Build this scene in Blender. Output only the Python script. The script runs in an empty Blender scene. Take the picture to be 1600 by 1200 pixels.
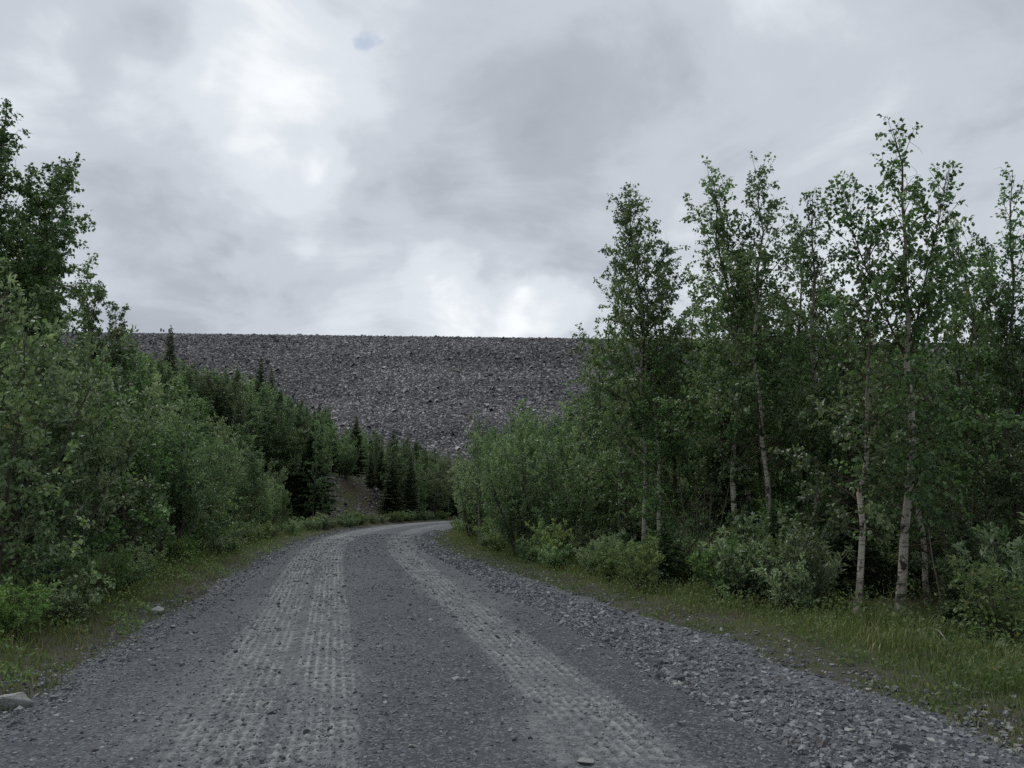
import bpy, bmesh, math, random
import numpy as np
from mathutils import Vector, Matrix

S = bpy.context.scene
COL = S.collection
R = math.radians

# ------------------------------------------------------------------ camera
CAM_H = 1.5
FPX = 1250.0                       # focal length in pixels of the 1600 px wide photograph
PITCH = R(8.06)
cam_d = bpy.data.cameras.new("camera")
cam_d.sensor_width = 36.0
cam_d.lens = FPX / 1600 * 36.0
cam_d.clip_start = 0.05
cam_d.clip_end = 5000
cam = bpy.data.objects.new("camera", cam_d)
cam.location = (0, 0, CAM_H)
cam.rotation_euler = (R(90) + PITCH, 0, 0)
COL.objects.link(cam)
S.camera = cam


def ray(px, py):
    u = (px - 800) / FPX
    v = (600 - py) / FPX
    d = np.array([u, math.cos(PITCH) - v * math.sin(PITCH), math.sin(PITCH) + v * math.cos(PITCH)])
    return d


def at(px, py, Y):
    """Point on the ray through a pixel at distance Y along the road direction."""
    d = ray(px, py)
    k = Y / d[1]
    return d[0] * k, Y, CAM_H + d[2] * k


# ------------------------------------------------------------------ world: overcast sky
SUN_EL, SUN_AZ = R(60), R(-40)     # azimuth from +Y towards +X
W = bpy.data.worlds.new("World")
S.world = W
W.use_nodes = True


class NT:
    """Small helper for building node trees."""
    def __init__(self, tree):
        self.t = tree
        tree.nodes.clear()

    def n(self, typ, ins=None, **kw):
        nd = self.t.nodes.new(typ)
        for k, v in kw.items():
            setattr(nd, k, v)
        for k, v in (ins or {}).items():
            self.set(nd.inputs[k], v)
        return nd

    def set(self, sock, v):
        if isinstance(v, bpy.types.NodeSocket):
            self.t.links.new(v, sock)
        elif isinstance(v, bpy.types.Node):
            self.t.links.new(v.outputs[0], sock)
        else:
            sock.default_value = v

    def m(self, op, a, b=0.0, c=None, clamp=False):
        nd = self.t.nodes.new("ShaderNodeMath")
        nd.operation = op
        nd.use_clamp = clamp
        self.set(nd.inputs[0], a)
        self.set(nd.inputs[1], b)
        if c is not None:
            self.set(nd.inputs[2], c)
        return nd.outputs[0]

    def vm(self, op, a, b=(0, 0, 0), out=0):
        nd = self.t.nodes.new("ShaderNodeVectorMath")
        nd.operation = op
        self.set(nd.inputs[0], a)
        if op == "SCALE":
            self.set(nd.inputs["Scale"], b)
        else:
            self.set(nd.inputs[1], b)
        return nd.outputs[out]

    def noise(self, vec, scale, detail=3.0, rough=0.5, dist=0.0, out=0):
        nd = self.n("ShaderNodeTexNoise", {"Scale": scale, "Detail": detail, "Roughness": rough, "Distortion": dist})
        if vec is not None:
            self.set(nd.inputs["Vector"], vec)
        return nd.outputs[out]

    def ramp(self, fac, stops, interp="LINEAR"):
        nd = self.t.nodes.new("ShaderNodeValToRGB")
        nd.color_ramp.interpolation = interp
        el = nd.color_ramp.elements
        while len(el) > 1:
            el.remove(el[-1])
        el[0].position = stops[0][0]
        el[0].color = (*stops[0][1], 1)
        for p, c in stops[1:]:
            e = el.new(p)
            e.color = (*c, 1)
        self.set(nd.inputs[0], fac)
        return nd.outputs[0]

    def mix(self, fac, a, b, blend="MIX"):
        nd = self.t.nodes.new("ShaderNodeMix")
        nd.data_type = "RGBA"
        nd.blend_type = blend
        for s, v in ((nd.inputs[0], fac), (nd.inputs[6], a), (nd.inputs[7], b)):
            if isinstance(v, tuple) and len(v) == 3:
                v = (*v, 1)
            self.set(s, v)
        return nd.outputs[2]

    def maprange(self, v, a, b, c=0.0, d=1.0, smooth=True):
        nd = self.t.nodes.new("ShaderNodeMapRange")
        nd.interpolation_type = "SMOOTHSTEP" if smooth else "LINEAR"
        for i, x in enumerate((v, a, b, c, d)):
            self.set(nd.inputs[i], x)
        return nd.outputs[0]

    def attr(self, name, out="Fac"):
        return self.n("ShaderNodeAttribute", attribute_name=name).outputs[out]


def build_world():
    g = NT(W.node_tree)
    tc = g.n("ShaderNodeTexCoord").outputs["Generated"]
    d = g.vm("NORMALIZE", tc)
    sep = g.n("ShaderNodeSeparateXYZ", {0: d})
    zz = g.m("ADD", g.m("MAXIMUM", sep.outputs[2], 0.0), 0.22)
    flat = g.n("ShaderNodeCombineXYZ", {0: g.m("DIVIDE", sep.outputs[0], zz), 1: g.m("DIVIDE", sep.outputs[1], zz), 2: 0.37})
    big = g.noise(flat, 0.75, 3.0, 0.5, 0.5)
    mid = g.noise(flat, 2.1, 7.0, 0.58, 0.5)
    fine = g.noise(flat, 5.0, 6.0, 0.55, 0.25)
    b = g.m("ADD", 0.47, g.m("MULTIPLY", g.m("SUBTRACT", big, 0.5), 0.45))
    b = g.m("ADD", b, g.m("MULTIPLY", g.m("SUBTRACT", mid, 0.5), 0.9))
    b = g.m("ADD", b, g.m("MULTIPLY", g.m("SUBTRACT", fine, 0.5), 0.30))
    warp = g.noise(d, 5.0, 4.0, 0.55, 0.0, out=1)
    wd = g.vm("NORMALIZE", g.vm("ADD", d, g.vm("SCALE", g.vm("SUBTRACT", warp, (0.5, 0.5, 0.5)), 0.26)))

    def blob(px, py, deg, amp):
        c = ray(px, py)
        c = c / np.linalg.norm(c)
        dt = g.vm("DOT_PRODUCT", wd, tuple(c), out=1)
        return g.m("MULTIPLY", g.maprange(dt, math.cos(R(deg)), 1.0), amp)

    for bl in ((350, 255, 8, 0.20), (415, 120, 7, 0.14), (858, 476, 4.6, 0.26), (740, 486, 5.5, 0.20), (610, 492, 7, 0.22), (1100, 500, 8, 0.2),
               (1420, 470, 8, 0.2), (420, 330, 6, 0.12), (60, 230, 12, 0.10), (650, 20, 14, 0.10), (330, 10, 8, 0.06),
               (800, 160, 11, -0.18), (220, 370, 10, -0.18), (270, 95, 6, -0.20), (1060, 330, 14, -0.12), (600, 380, 9, -0.12),
               (1500, 90, 12, -0.10), (300, 480, 8, -0.08)):
        b = g.m("ADD", b, blob(*bl))
    cloud = g.ramp(b, [(0.0, (2.72, 2.93, 3.31)), (0.22, (3.31, 3.56, 3.97)), (0.45, (4.23, 4.56, 4.96)), (0.68, (5.44, 5.77, 6.14)), (0.95, (7.2, 7.42, 7.57))], "EASE")
    sky = g.n("ShaderNodeTexSky", sky_type="NISHITA", sun_disc=False, sun_elevation=SUN_EL, sun_rotation=SUN_AZ, air_density=1.0, dust_density=0.2, ozone_density=3.0)
    skyc = g.vm("SCALE", sky.outputs[0], 0.8)
    c0 = ray(563, 62)
    hd = g.vm("NORMALIZE", g.vm("ADD", d, g.vm("SCALE", g.vm("SUBTRACT", g.noise(d, 22.0, 3.0, 0.5, 0.0, out=1), (0.5, 0.5, 0.5)), 0.07)))
    hole = g.m("MULTIPLY", g.maprange(g.vm("DOT_PRODUCT", hd, tuple(c0 / np.linalg.norm(c0)), out=1), math.cos(R(1.1)), 1.0), 0.36)
    cover = g.m("SUBTRACT", 0.97, hole, clamp=True)
    col = g.mix(cover, skyc, cloud)
    bg = g.n("ShaderNodeBackground", {0: col, 1: 0.1})
    out = g.n("ShaderNodeOutputWorld")
    g.t.links.new(bg.outputs[0], out.inputs[0])


build_world()

# ------------------------------------------------------------------ sun (veiled by the overcast)
sun_d = bpy.data.lights.new("sun", "SUN")
sun_d.energy = 1.5
sun_d.angle = R(35)
sun_d.color = (1.0, 0.985, 0.955)
sun = bpy.data.objects.new("sun", sun_d)
sv = Vector((math.sin(SUN_AZ) * math.cos(SUN_EL), math.cos(SUN_AZ) * math.cos(SUN_EL), math.sin(SUN_EL)))
sun.rotation_euler = sv.to_track_quat("Z", "Y").to_euler()
sun.location = sv * 100
COL.objects.link(sun)

# ------------------------------------------------------------------ render settings
S.view_settings.view_transform = "Standard"
S.view_settings.look = "None"
S.view_settings.gamma = 1.0
S.view_settings.exposure = 0.45
S.view_settings.use_curve_mapping = False
S.render.engine = "CYCLES"
S.cycles.max_bounces = 5
S.cycles.diffuse_bounces = 4
S.cycles.glossy_bounces = 2
S.cycles.transmission_bounces = 3
S.cycles.transparent_max_bounces = 4
S.cycles.use_denoising = False
S.cycles.use_adaptive_sampling = False
try:
    S.cycles.denoiser = "OPENIMAGEDENOISE"
    S.cycles.denoising_input_passes = "RGB_ALBEDO_NORMAL"
    S.cycles.denoising_prefilter = "ACCURATE"
except Exception:
    pass


# ------------------------------------------------------------------ mesh helpers
def add_mesh(name, V, faces, mat=None, attrs=None, smooth=False, uv=None):
    """faces: list of (n, k) int arrays. attrs: {name: per-vertex floats}."""
    V = np.ascontiguousarray(V, dtype=np.float32)
    faces = [np.ascontiguousarray(f, dtype=np.int32) for f in faces if len(f)]
    me = bpy.data.meshes.new(name)
    me.vertices.add(len(V))
    me.vertices.foreach_set("co", V.ravel())
    nl = sum(f.size for f in faces)
    npoly = sum(len(f) for f in faces)
    me.loops.add(nl)
    li = np.concatenate([f.ravel() for f in faces])
    me.loops.foreach_set("vertex_index", li)
    me.polygons.add(npoly)
    tot = np.concatenate([np.full(len(f), f.shape[1], np.int32) for f in faces])
    start = np.concatenate([[0], np.cumsum(tot)[:-1]]).astype(np.int32)
    me.polygons.foreach_set("loop_start", start)
    me.polygons.foreach_set("loop_total", tot)
    me.polygons.foreach_set("use_smooth", np.full(npoly, smooth, dtype=bool))
    for k, v in (attrs or {}).items():
        a = me.attributes.new(k, "FLOAT", "POINT")
        a.data.foreach_set("value", np.ascontiguousarray(v, dtype=np.float32))
    if uv is not None:
        ul = me.uv_layers.new(name="UVMap")
        ul.data.foreach_set("uv", np.ascontiguousarray(uv[li], dtype=np.float32).ravel())
    me.update(calc_edges=True)
    if mat is not None:
        me.materials.append(mat)
    return me


def link(name, me, parent=None, loc=None):
    o = bpy.data.objects.new(name, me)
    COL.objects.link(o)
    if parent is not None:
        o.parent = parent
    if loc is not None:
        o.location = loc
    return o


def tag(o, label=None, cat=None, group=None, kind=None):
    if label:
        o["label"] = label
    if cat:
        o["category"] = cat
    if group:
        o["group"] = group
    if kind:
        o["kind"] = kind
    return o


def hash2(ix, iy, seed):
    h = (ix.astype(np.int64) * 374761393 + iy.astype(np.int64) * 668265263 + seed * 974634777) & 0xFFFFFFFF
    h = ((h ^ (h >> 13)) * 1274126177) & 0xFFFFFFFF
    h = h ^ (h >> 16)
    return (h & 0xFFFFFF) / float(0x1000000)


def vnoise(x, y, seed=0):
    ix = np.floor(x); iy = np.floor(y)
    fx = x - ix; fy = y - iy
    fx = fx * fx * (3 - 2 * fx); fy = fy * fy * (3 - 2 * fy)
    a = hash2(ix, iy, seed); b = hash2(ix + 1, iy, seed)
    c = hash2(ix, iy + 1, seed); d = hash2(ix + 1, iy + 1, seed)
    return (a * (1 - fx) + b * fx) * (1 - fy) + (c * (1 - fx) + d * fx) * fy


def fbm(x, y, seed=0, oct=4):
    s = 0; a = 0.5; t = 0
    for i in range(oct):
        s = s + a * vnoise(x, y, seed + i * 17)
        t += a
        x = x * 2.03 + 5.3; y = y * 2.03 + 1.7; a *= 0.5
    return s / t


def sstep(x, a, b):
    t = np.clip((x - a) / (b - a), 0, 1)
    return t * t * (3 - 2 * t)


# ------------------------------------------------------------------ the road's course and the lie of the land
CTRL = np.array([(1.9, -14), (1.4, -7), (0.6, 0), (-0.28, 5), (-1.04, 8.6), (-1.9, 12.5), (-2.78, 16.5), (-4.15, 23), (-5.1, 29.5),
                 (-5.45, 36), (-5.0, 43), (-3.2, 50), (0.6, 56.5), (6.5, 61.5), (15, 65), (30, 69), (60, 73)], float)


def catmull(P, n=24):
    out = []
    for i in range(1, len(P) - 2):
        p0, p1, p2, p3 = P[i - 1], P[i], P[i + 1], P[i + 2]
        for t in np.arange(n) / n:
            out.append(0.5 * (2 * p1 + (p2 - p0) * t + (2 * p0 - 5 * p1 + 4 * p2 - p3) * t * t + (3 * p1 - p0 - 3 * p2 + p3) * t ** 3))
    out.append(P[-2])
    return np.array(out)


CL = catmull(CTRL)
seg = np.diff(CL, axis=0)
CS = np.concatenate([[0], np.cumsum(np.hypot(seg[:, 0], seg[:, 1]))])
CS = CS - np.interp(0.0, CL[:, 1], CS)         # s = 0 beside the camera
CT = np.gradient(CL, CS, axis=0)
CT /= np.linalg.norm(CT, axis=1)[:, None]


def road_sd(x, y):
    """Arc length and signed offset (positive to the right) from the road's centre line."""
    x = np.atleast_1d(np.asarray(x, float)); y = np.atleast_1d(np.asarray(y, float))
    sh = x.shape
    x = x.ravel(); y = y.ravel()
    s = np.empty_like(x); d = np.empty_like(x)
    for i in range(0, len(x), 20000):
        xx = x[i:i + 20000, None] - CL[None, :, 0]
        yy = y[i:i + 20000, None] - CL[None, :, 1]
        k = np.argmin(xx * xx + yy * yy, axis=1)
        r = np.arange(len(k))
        dx, dy = xx[r, k], yy[r, k]
        tx, ty = CT[k, 0], CT[k, 1]
        s[i:i + 20000] = CS[k] + dx * tx + dy * ty
        d[i:i + 20000] = dx * ty - dy * tx
        far = np.hypot(dx, dy)
        d[i:i + 20000] = np.where(far > np.abs(d[i:i + 20000]) + 0.5, np.sign(d[i:i + 20000] + 1e-9) * far, d[i:i + 20000])
    return s.reshape(sh), d.reshape(sh)


def road_xy(s, d):
    x = np.interp(s, CS, CL[:, 0]); y = np.interp(s, CS, CL[:, 1])
    tx = np.interp(s, CS, CT[:, 0]); ty = np.interp(s, CS, CT[:, 1])
    return x + d * ty, y - d * tx


def half_left(s):
    return np.interp(s, [0, 6, 9, 14, 24, 34], [3.4, 3.3, 3.05, 2.85, 2.5, 2.4])


def half_right(s):
    return np.interp(s, [0, 5, 8, 14, 24, 34], [3.7, 3.6, 3.45, 3.0, 2.35, 2.3])


def beyond(s, d):
    """Distance outside the gravel's edge (negative on the road)."""
    return np.where(d < 0, -d - half_left(s), d - half_right(s))


def ground_z(x, y):
    x = np.atleast_1d(np.asarray(x, float)); y = np.atleast_1d(np.asarray(y, float))
    s, d = road_sd(x, y)
    e = beyond(s, d)
    wob = (fbm(x * 0.9, y * 0.9, 3, 3) - 0.5) * 0.9
    z = -0.14 + 0.17 * sstep(e + wob, -0.7, 0.7)
    left = d < 0
    out = np.maximum(e, 0)
    # outer bank of the bend and the hill behind it
    bend = sstep(s, 36, 50) * sstep(-x, 1.0, 11.0)
    hill = bend * (2.6 * sstep(out, 1.2, 6.0) + 0.10 * np.clip(out - 6, 0, 40)) + 0.17 * np.clip(-x - 14, 0, 40) * sstep(y, 30, 55) * (out > 1)
    zl = 0.035 * np.clip(out - 1.5, 0, 20) + hill
    zr = -0.02 * np.clip(out - 1.0, 0, 12)
    z = z + np.where(left, zl, zr)
    z = z + (fbm(x * 0.5, y * 0.5, 9, 4) - 0.5) * 0.22 * sstep(out, 0.2, 3.0)
    z = z + (fbm(x * 2.7, y * 2.7, 11, 3) - 0.5) * 0.09 * sstep(e, -0.3, 1.0)
    z = z + sstep(y, 120, 200) * 3.0
    return z


def gz(x, y):
    return float(ground_z(np.array([x]), np.array([y]))[0])


# ------------------------------------------------------------------ materials
def new_mat(name):
    m = bpy.data.materials.new(name)
    m.use_nodes = True
    return m, NT(m.node_tree)


def principled(g, color, rough=0.9, bump=None, strength=0.5, dist=0.02, spec=0.3):
    p = g.n("ShaderNodeBsdfPrincipled")
    g.set(p.inputs["Base Color"], color if not isinstance(color, tuple) else (*color, 1))
    g.set(p.inputs["Roughness"], rough)
    p.inputs["Specular IOR Level"].default_value = spec
    if bump is not None:
        bn = g.n("ShaderNodeBump", {"Height": bump, "Strength": strength, "Distance": dist})
        g.t.links.new(bn.outputs[0], p.inputs["Normal"])
    return p


def finish(g, shader):
    o = g.n("ShaderNodeOutputMaterial")
    g.t.links.new(shader.outputs[0], o.inputs[0])


def mat_gravel_road():
    m, g = new_mat("gravel road")
    geo = g.n("ShaderNodeNewGeometry").outputs["Position"]
    track = g.attr("track")
    shoulder = g.attr("shoulder")
    n1 = g.noise(geo, 0.55, 4, 0.55)
    n2 = g.noise(geo, 9.0, 5, 0.6)
    n3 = g.noise(geo, 70.0, 3, 0.6)
    base = g.mix(n1, (0.027, 0.030, 0.036), (0.050, 0.055, 0.064))
    base = g.mix(g.maprange(n2, 0.35, 0.7), base, (0.042, 0.045, 0.051))
    vo = g.n("ShaderNodeTexVoronoi", {"Vector": geo, "Scale": 48.0, "Randomness": 1.0})
    sepc = g.n("ShaderNodeSeparateColor", {0: vo.outputs["Color"]})
    peb = g.maprange(sepc.outputs[0], 0.55, 1.0)
    base = g.mix(g.m("MULTIPLY", peb, 0.75), base, (0.140, 0.148, 0.160))
    fines = g.mix(n3, (0.180, 0.192, 0.187), (0.295, 0.308, 0.298))
    t = g.m("MULTIPLY", track, g.maprange(n2, 0.28, 0.62, 0.35, 1.0))
    col = g.mix(g.m("MINIMUM", t, 1.0), base, fines)
    col = g.mix(g.m("MULTIPLY", shoulder, g.maprange(n2, 0.3, 0.65, 0.1, 0.5)), col, (0.13, 0.136, 0.145))
    dist1 = g.maprange(vo.outputs["Distance"], 0.0, 0.55, 1.0, 0.0)
    h = g.m("ADD", g.m("MULTIPLY", dist1, 0.7), g.m("MULTIPLY", n3, 0.6))
    h = g.m("ADD", h, g.m("MULTIPLY", n2, 0.8))
    p = principled(g, col, 0.85, h, 0.75, 0.022, 0.35)
    finish(g, p)
    return m


def mat_stone(name, dark, light, rough=0.85, wear=0.3):
    m, g = new_mat(name)
    tone = g.attr("tone")
    tint = g.attr("tint")
    tc = g.n("ShaderNodeTexCoord").outputs["Object"]
    n = g.noise(tc, 9.0, 5, 0.6)
    c = g.mix(tone, dark, light)
    c = g.mix(g.m("MULTIPLY", tint, 0.35), c, (0.16, 0.115, 0.085))
    c = g.mix(g.maprange(n, 0.42, 0.72, 0.0, wear), c, (0.05, 0.05, 0.053), "MIX")
    p = principled(g, c, rough, g.noise(tc, 7.0, 6, 0.7), 0.7, 0.03, 0.3)
    finish(g, p)
    return m


def mat_ground():
    m, g = new_mat("forest floor")
    geo = g.n("ShaderNodeNewGeometry").outputs["Position"]
    n1 = g.noise(geo, 0.7, 5, 0.6)
    n2 = g.noise(geo, 6.0, 5, 0.65)
    n3 = g.noise(geo, 45.0, 3, 0.6)
    verge = g.attr("verge")
    soil = g.mix(n2, (0.035, 0.028, 0.02), (0.085, 0.07, 0.045))
    moss = g.mix(n3, (0.028, 0.042, 0.014), (0.075, 0.09, 0.028))
    c = g.mix(g.maprange(n1, 0.38, 0.6), soil, moss)
    dirt = g.mix(n3, (0.035, 0.034, 0.031), (0.095, 0.092, 0.086))
    c = g.mix(g.m("MULTIPLY", verge, g.maprange(n2, 0.3, 0.6)), c, dirt)
    h = g.m("ADD", n2, g.m("MULTIPLY", n3, 0.5))
    p = principled(g, c, 0.95, h, 0.9, 0.06, 0.15)
    finish(g, p)
    return m


def mat_leaf(name, c_dark, c_mid, c_light, transl=0.3, rough=0.5, spec=0.3, odd=None):
    m, g = new_mat(name)
    tone = g.attr("tone")
    rnd = g.n("ShaderNodeObjectInfo").outputs["Random"]
    c = g.ramp(tone, [(0.0, c_dark), (0.5, c_mid), (0.94, c_light), (1.0, odd or c_light)])
    hs = g.n("ShaderNodeHueSaturation", {"Hue": g.maprange(rnd, 0, 1, 0.478, 0.518, False), "Saturation": g.maprange(rnd, 0, 1, 0.8, 1.05, False),
                                         "Value": g.maprange(g.m("FRACT", g.m("MULTIPLY", rnd, 7.13)), 0, 1, 0.68, 1.28, False), "Color": c})
    p = principled(g, hs.outputs[0], rough, None, spec=spec)
    tr = g.n("ShaderNodeBsdfTranslucent", {"Color": g.mix(1.0, hs.outputs[0], (1.0, 1.1, 0.7), "MULTIPLY")})
    mx = g.n("ShaderNodeMixShader", {0: transl})
    g.t.links.new(p.outputs[0], mx.inputs[1])
    g.t.links.new(tr.outputs[0], mx.inputs[2])
    finish(g, mx)
    return m


def mat_birch_bark():
    m, g = new_mat("birch bark")
    rad = g.attr("rad")
    tc = g.n("ShaderNodeTexCoord").outputs["Object"]
    sc = g.vm("MULTIPLY", tc, (7.0, 7.0, 48.0))
    n1 = g.noise(sc, 1.0, 4, 0.6)
    n2 = g.noise(g.vm("MULTIPLY", tc, (6.0, 6.0, 7.5)), 1.0, 4, 0.65, 0.6)
    n3 = g.noise(tc, 1.3, 3, 0.5)
    white = g.mix(n3, (0.46, 0.43, 0.375), (0.29, 0.245, 0.195))
    white = g.mix(g.maprange(n1, 0.52, 0.66, 0.0, 0.8), white, (0.10, 0.085, 0.07))
    white = g.mix(g.maprange(n2, 0.51, 0.60, 0.0, 0.95), white, (0.025, 0.022, 0.02))
    sepz = g.n("ShaderNodeSeparateXYZ", {0: tc}).outputs[2]
    white = g.mix(g.m("MULTIPLY", g.maprange(sepz, 0.05, 0.7, 1.0, 0.0), g.maprange(n2, 0.35, 0.55)), white, (0.045, 0.038, 0.03))
    brown = g.mix(n1, (0.035, 0.024, 0.018), (0.10, 0.066, 0.046))
    c = g.mix(g.maprange(rad, 0.014, 0.032), brown, white)
    p = principled(g, c, 0.8, g.m("ADD", n1, n2), 0.5, 0.01, 0.25)
    finish(g, p)
    return m


def mat_bark(name, a, b):
    m, g = new_mat(name)
    tc = g.n("ShaderNodeTexCoord").outputs["Object"]
    n1 = g.noise(g.vm("MULTIPLY", tc, (14.0, 14.0, 5.0)), 1.0, 4, 0.6)
    p = principled(g, g.mix(n1, a, b), 0.9, n1, 0.6, 0.01, 0.2)
    finish(g, p)
    return m


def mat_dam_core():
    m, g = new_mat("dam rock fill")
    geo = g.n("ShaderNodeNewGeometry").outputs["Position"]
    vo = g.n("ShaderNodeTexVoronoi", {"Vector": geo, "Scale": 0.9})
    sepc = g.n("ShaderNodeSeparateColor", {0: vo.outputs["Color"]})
    c = g.mix(sepc.outputs[0], (0.03, 0.03, 0.035), (0.11, 0.106, 0.106))  # core coloured dark, painting in the shade of gaps between boulders
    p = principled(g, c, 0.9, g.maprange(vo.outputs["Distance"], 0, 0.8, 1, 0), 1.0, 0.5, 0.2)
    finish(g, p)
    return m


M_ROAD = mat_gravel_road()
M_GRAVEL = mat_stone("loose gravel", (0.050, 0.054, 0.061), (0.27, 0.284, 0.30))
M_SHOULDER = mat_stone("crushed stone", (0.045, 0.049, 0.055), (0.29, 0.304, 0.318))
M_ROCK = mat_stone("field stone", (0.13, 0.132, 0.135), (0.42, 0.42, 0.40), 0.85, 0.5)
M_DAMROCK = mat_stone("dam boulders", (0.038, 0.038, 0.048), (0.43, 0.415, 0.42), 0.9, 0.1)  # wide tone range paints in shading contrast missing under soft overcast light
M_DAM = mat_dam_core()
M_GROUND = mat_ground()
M_BIRCH = mat_birch_bark()
M_YBARK = mat_bark("young birch bark", (0.030, 0.024, 0.019), (0.105, 0.085, 0.070))
M_WBARK = mat_bark("willow bark", (0.035, 0.032, 0.026), (0.12, 0.11, 0.092))
M_SBARK = mat_bark("spruce bark", (0.03, 0.024, 0.02), (0.09, 0.07, 0.055))
M_BROWN = mat_bark("bare twig bark", (0.07, 0.05, 0.045), (0.17, 0.13, 0.115))
M_DEAD = mat_bark("dry wood", (0.13, 0.115, 0.10), (0.28, 0.255, 0.225))
M_BLEAF = mat_leaf("birch leaf", (0.046, 0.092, 0.036), (0.108, 0.188, 0.070), (0.205, 0.305, 0.120), 0.44, 0.38, 0.5, (0.20, 0.19, 0.04))
M_WLEAF = mat_leaf("willow leaf", (0.074, 0.130, 0.056), (0.165, 0.248, 0.118), (0.31, 0.390, 0.230), 0.42, 0.42, 0.5, (0.25, 0.29, 0.21))
M_HLEAF = mat_leaf("herb leaf", (0.062, 0.115, 0.038), (0.130, 0.205, 0.068), (0.235, 0.305, 0.115), 0.42, 0.5, 0.3, (0.26, 0.24, 0.07))
M_NEEDLE = mat_leaf("spruce needle", (0.046, 0.078, 0.040), (0.084, 0.128, 0.060), (0.140, 0.190, 0.086), 0.25, 0.6, 0.25)
M_GRASS = mat_leaf("grass blade", (0.045, 0.078, 0.024), (0.105, 0.136, 0.042), (0.205, 0.205, 0.080), 0.3, 0.6, 0.2, (0.34, 0.28, 0.16))


# ------------------------------------------------------------------ ground sheet
def axis(parts):
    a = []
    for lo, hi, st in parts:
        a.append(np.arange(lo, hi, st))
    a.append([parts[-1][1]])
    return np.concatenate(a)


gx = axis([(-700, -100, 40), (-100, -40, 5), (-40, -16, 1.0), (-16, 16, 0.3), (16, 40, 1.0), (40, 100, 5), (100, 700, 40)])
gy = axis([(-300, -20, 30), (-20, -3, 1.0), (-3, 30, 0.3), (30, 75, 0.6), (75, 130, 4), (130, 700, 30)])
GX, GY = np.meshgrid(gx, gy)
GZ = ground_z(GX, GY)
gs, gd = road_sd(GX, GY)
ge = beyond(gs, gd)
verge_attr = sstep(-ge, -1.4, -0.1)
ny_, nx_ = GX.shape
idx = np.arange(ny_ * nx_).reshape(ny_, nx_)
gq = np.stack([idx[:-1, :-1], idx[:-1, 1:], idx[1:, 1:], idx[1:, :-1]], -1).reshape(-1, 4)
gm = add_mesh("ground", np.stack([GX, GY, GZ], -1).reshape(-1, 3), [gq], M_GROUND, {"verge": verge_attr.ravel()}, True)
tag(link("ground", gm), kind="structure", label="mossy forest floor and verges around the gravel road")

# ------------------------------------------------------------------ gravel road with tyre tracks
TRACKS = ((-1.50, 0.34), (-0.88, 0.29), (0.98, 0.36))     # centre offset, half width


def road_height(s, d):
    w = (fbm(s * 0.15, s * 0 + 2.2, 21, 2) - 0.5) * 0.04
    dd = d - w
    z = -0.012 * np.abs(d) + (fbm(s * 0.6, d * 0.6, 5, 3) - 0.5) * 0.05 + (fbm(s * 5, d * 5, 8, 3) - 0.5) * 0.025
    e = beyond(s, d)
    z = z - 0.10 * sstep(e, -0.25, 0.8)
    tr = np.zeros_like(z); inside = np.zeros_like(z)
    for i, (c, hw) in enumerate(TRACKS):
        q = np.abs(dd - c)
        mk = 1 - sstep(q, hw * 0.72, hw * 1.15)
        fade = np.clip(1.5 - 0.9 * fbm(s * 0.25, d * 0 + i * 7.0, 31, 2), 0.6, 1) * (1.0 if i < 2 else 0.85)
        rows = np.sin((dd - c) * 2 * math.pi / 0.078 + 0.35 * (fbm(s * 1.3, d * 2.5, 44 + i, 3) - 0.5))
        row_id = np.floor((dd - c) / 0.078 + 0.25)
        bars = np.sin(s * 2 * math.pi / 0.15 + row_id * 2.1 + 0.8 * (fbm(s * 2, d * 2, 40 + i, 2) - 0.5) * 6)
        lug = sstep(rows, -0.1, 0.5) * (0.3 + 0.7 * sstep(bars, -0.75, 0.0))
        brk = sstep(fbm(s * 2.6, d * 4.5, 50 + i, 3), 0.34, 0.60)
        cross = np.sin(s * 2 * math.pi / 0.17 + 3.0 * (fbm(s * 0.8, d * 1.2, 65 + i, 3) - 0.5) + 2.0 * np.abs(dd - c))
        lug = np.maximum(lug, 0.62 * sstep(cross, 0.35, 0.85)) * (0.30 + 0.70 * brk)
        z = z + mk * (-0.014 + fade * 0.022 * lug)
        tr = np.maximum(tr, mk * (0.22 + 0.78 * fade * lug)); inside = np.maximum(inside, mk)
    # smeared fines beside the tracks
    sm = fbm(s * 0.5 + 9, d * 1.3, 61, 4)
    soft = np.exp(-((dd + 1.25) / 0.75) ** 2) * 0.55 + np.exp(-((dd - 1.0) / 0.65) ** 2) * 0.55 + 0.2 * np.exp(-(dd / 0.5) ** 2)
    near = 1 - 0.75 * sstep(s, 6, 18)
    tr = np.maximum(tr, soft * sstep(sm, 0.42, 0.68) * near * 1.1 * (1 - 0.75 * inside))
    # windrows of loose gravel between and beside the tracks
    z = z + 0.035 * np.exp(-((dd - 0.12) / 0.42) ** 2) * fbm(s * 1.2, d * 2, 71, 3) + 0.05 * np.exp(-((d - half_right(s) + 1.1) / 0.55) ** 2) * fbm(s * 0.9, d * 1.5, 77, 3)
    return z, np.clip(tr, 0, 1)


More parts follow.
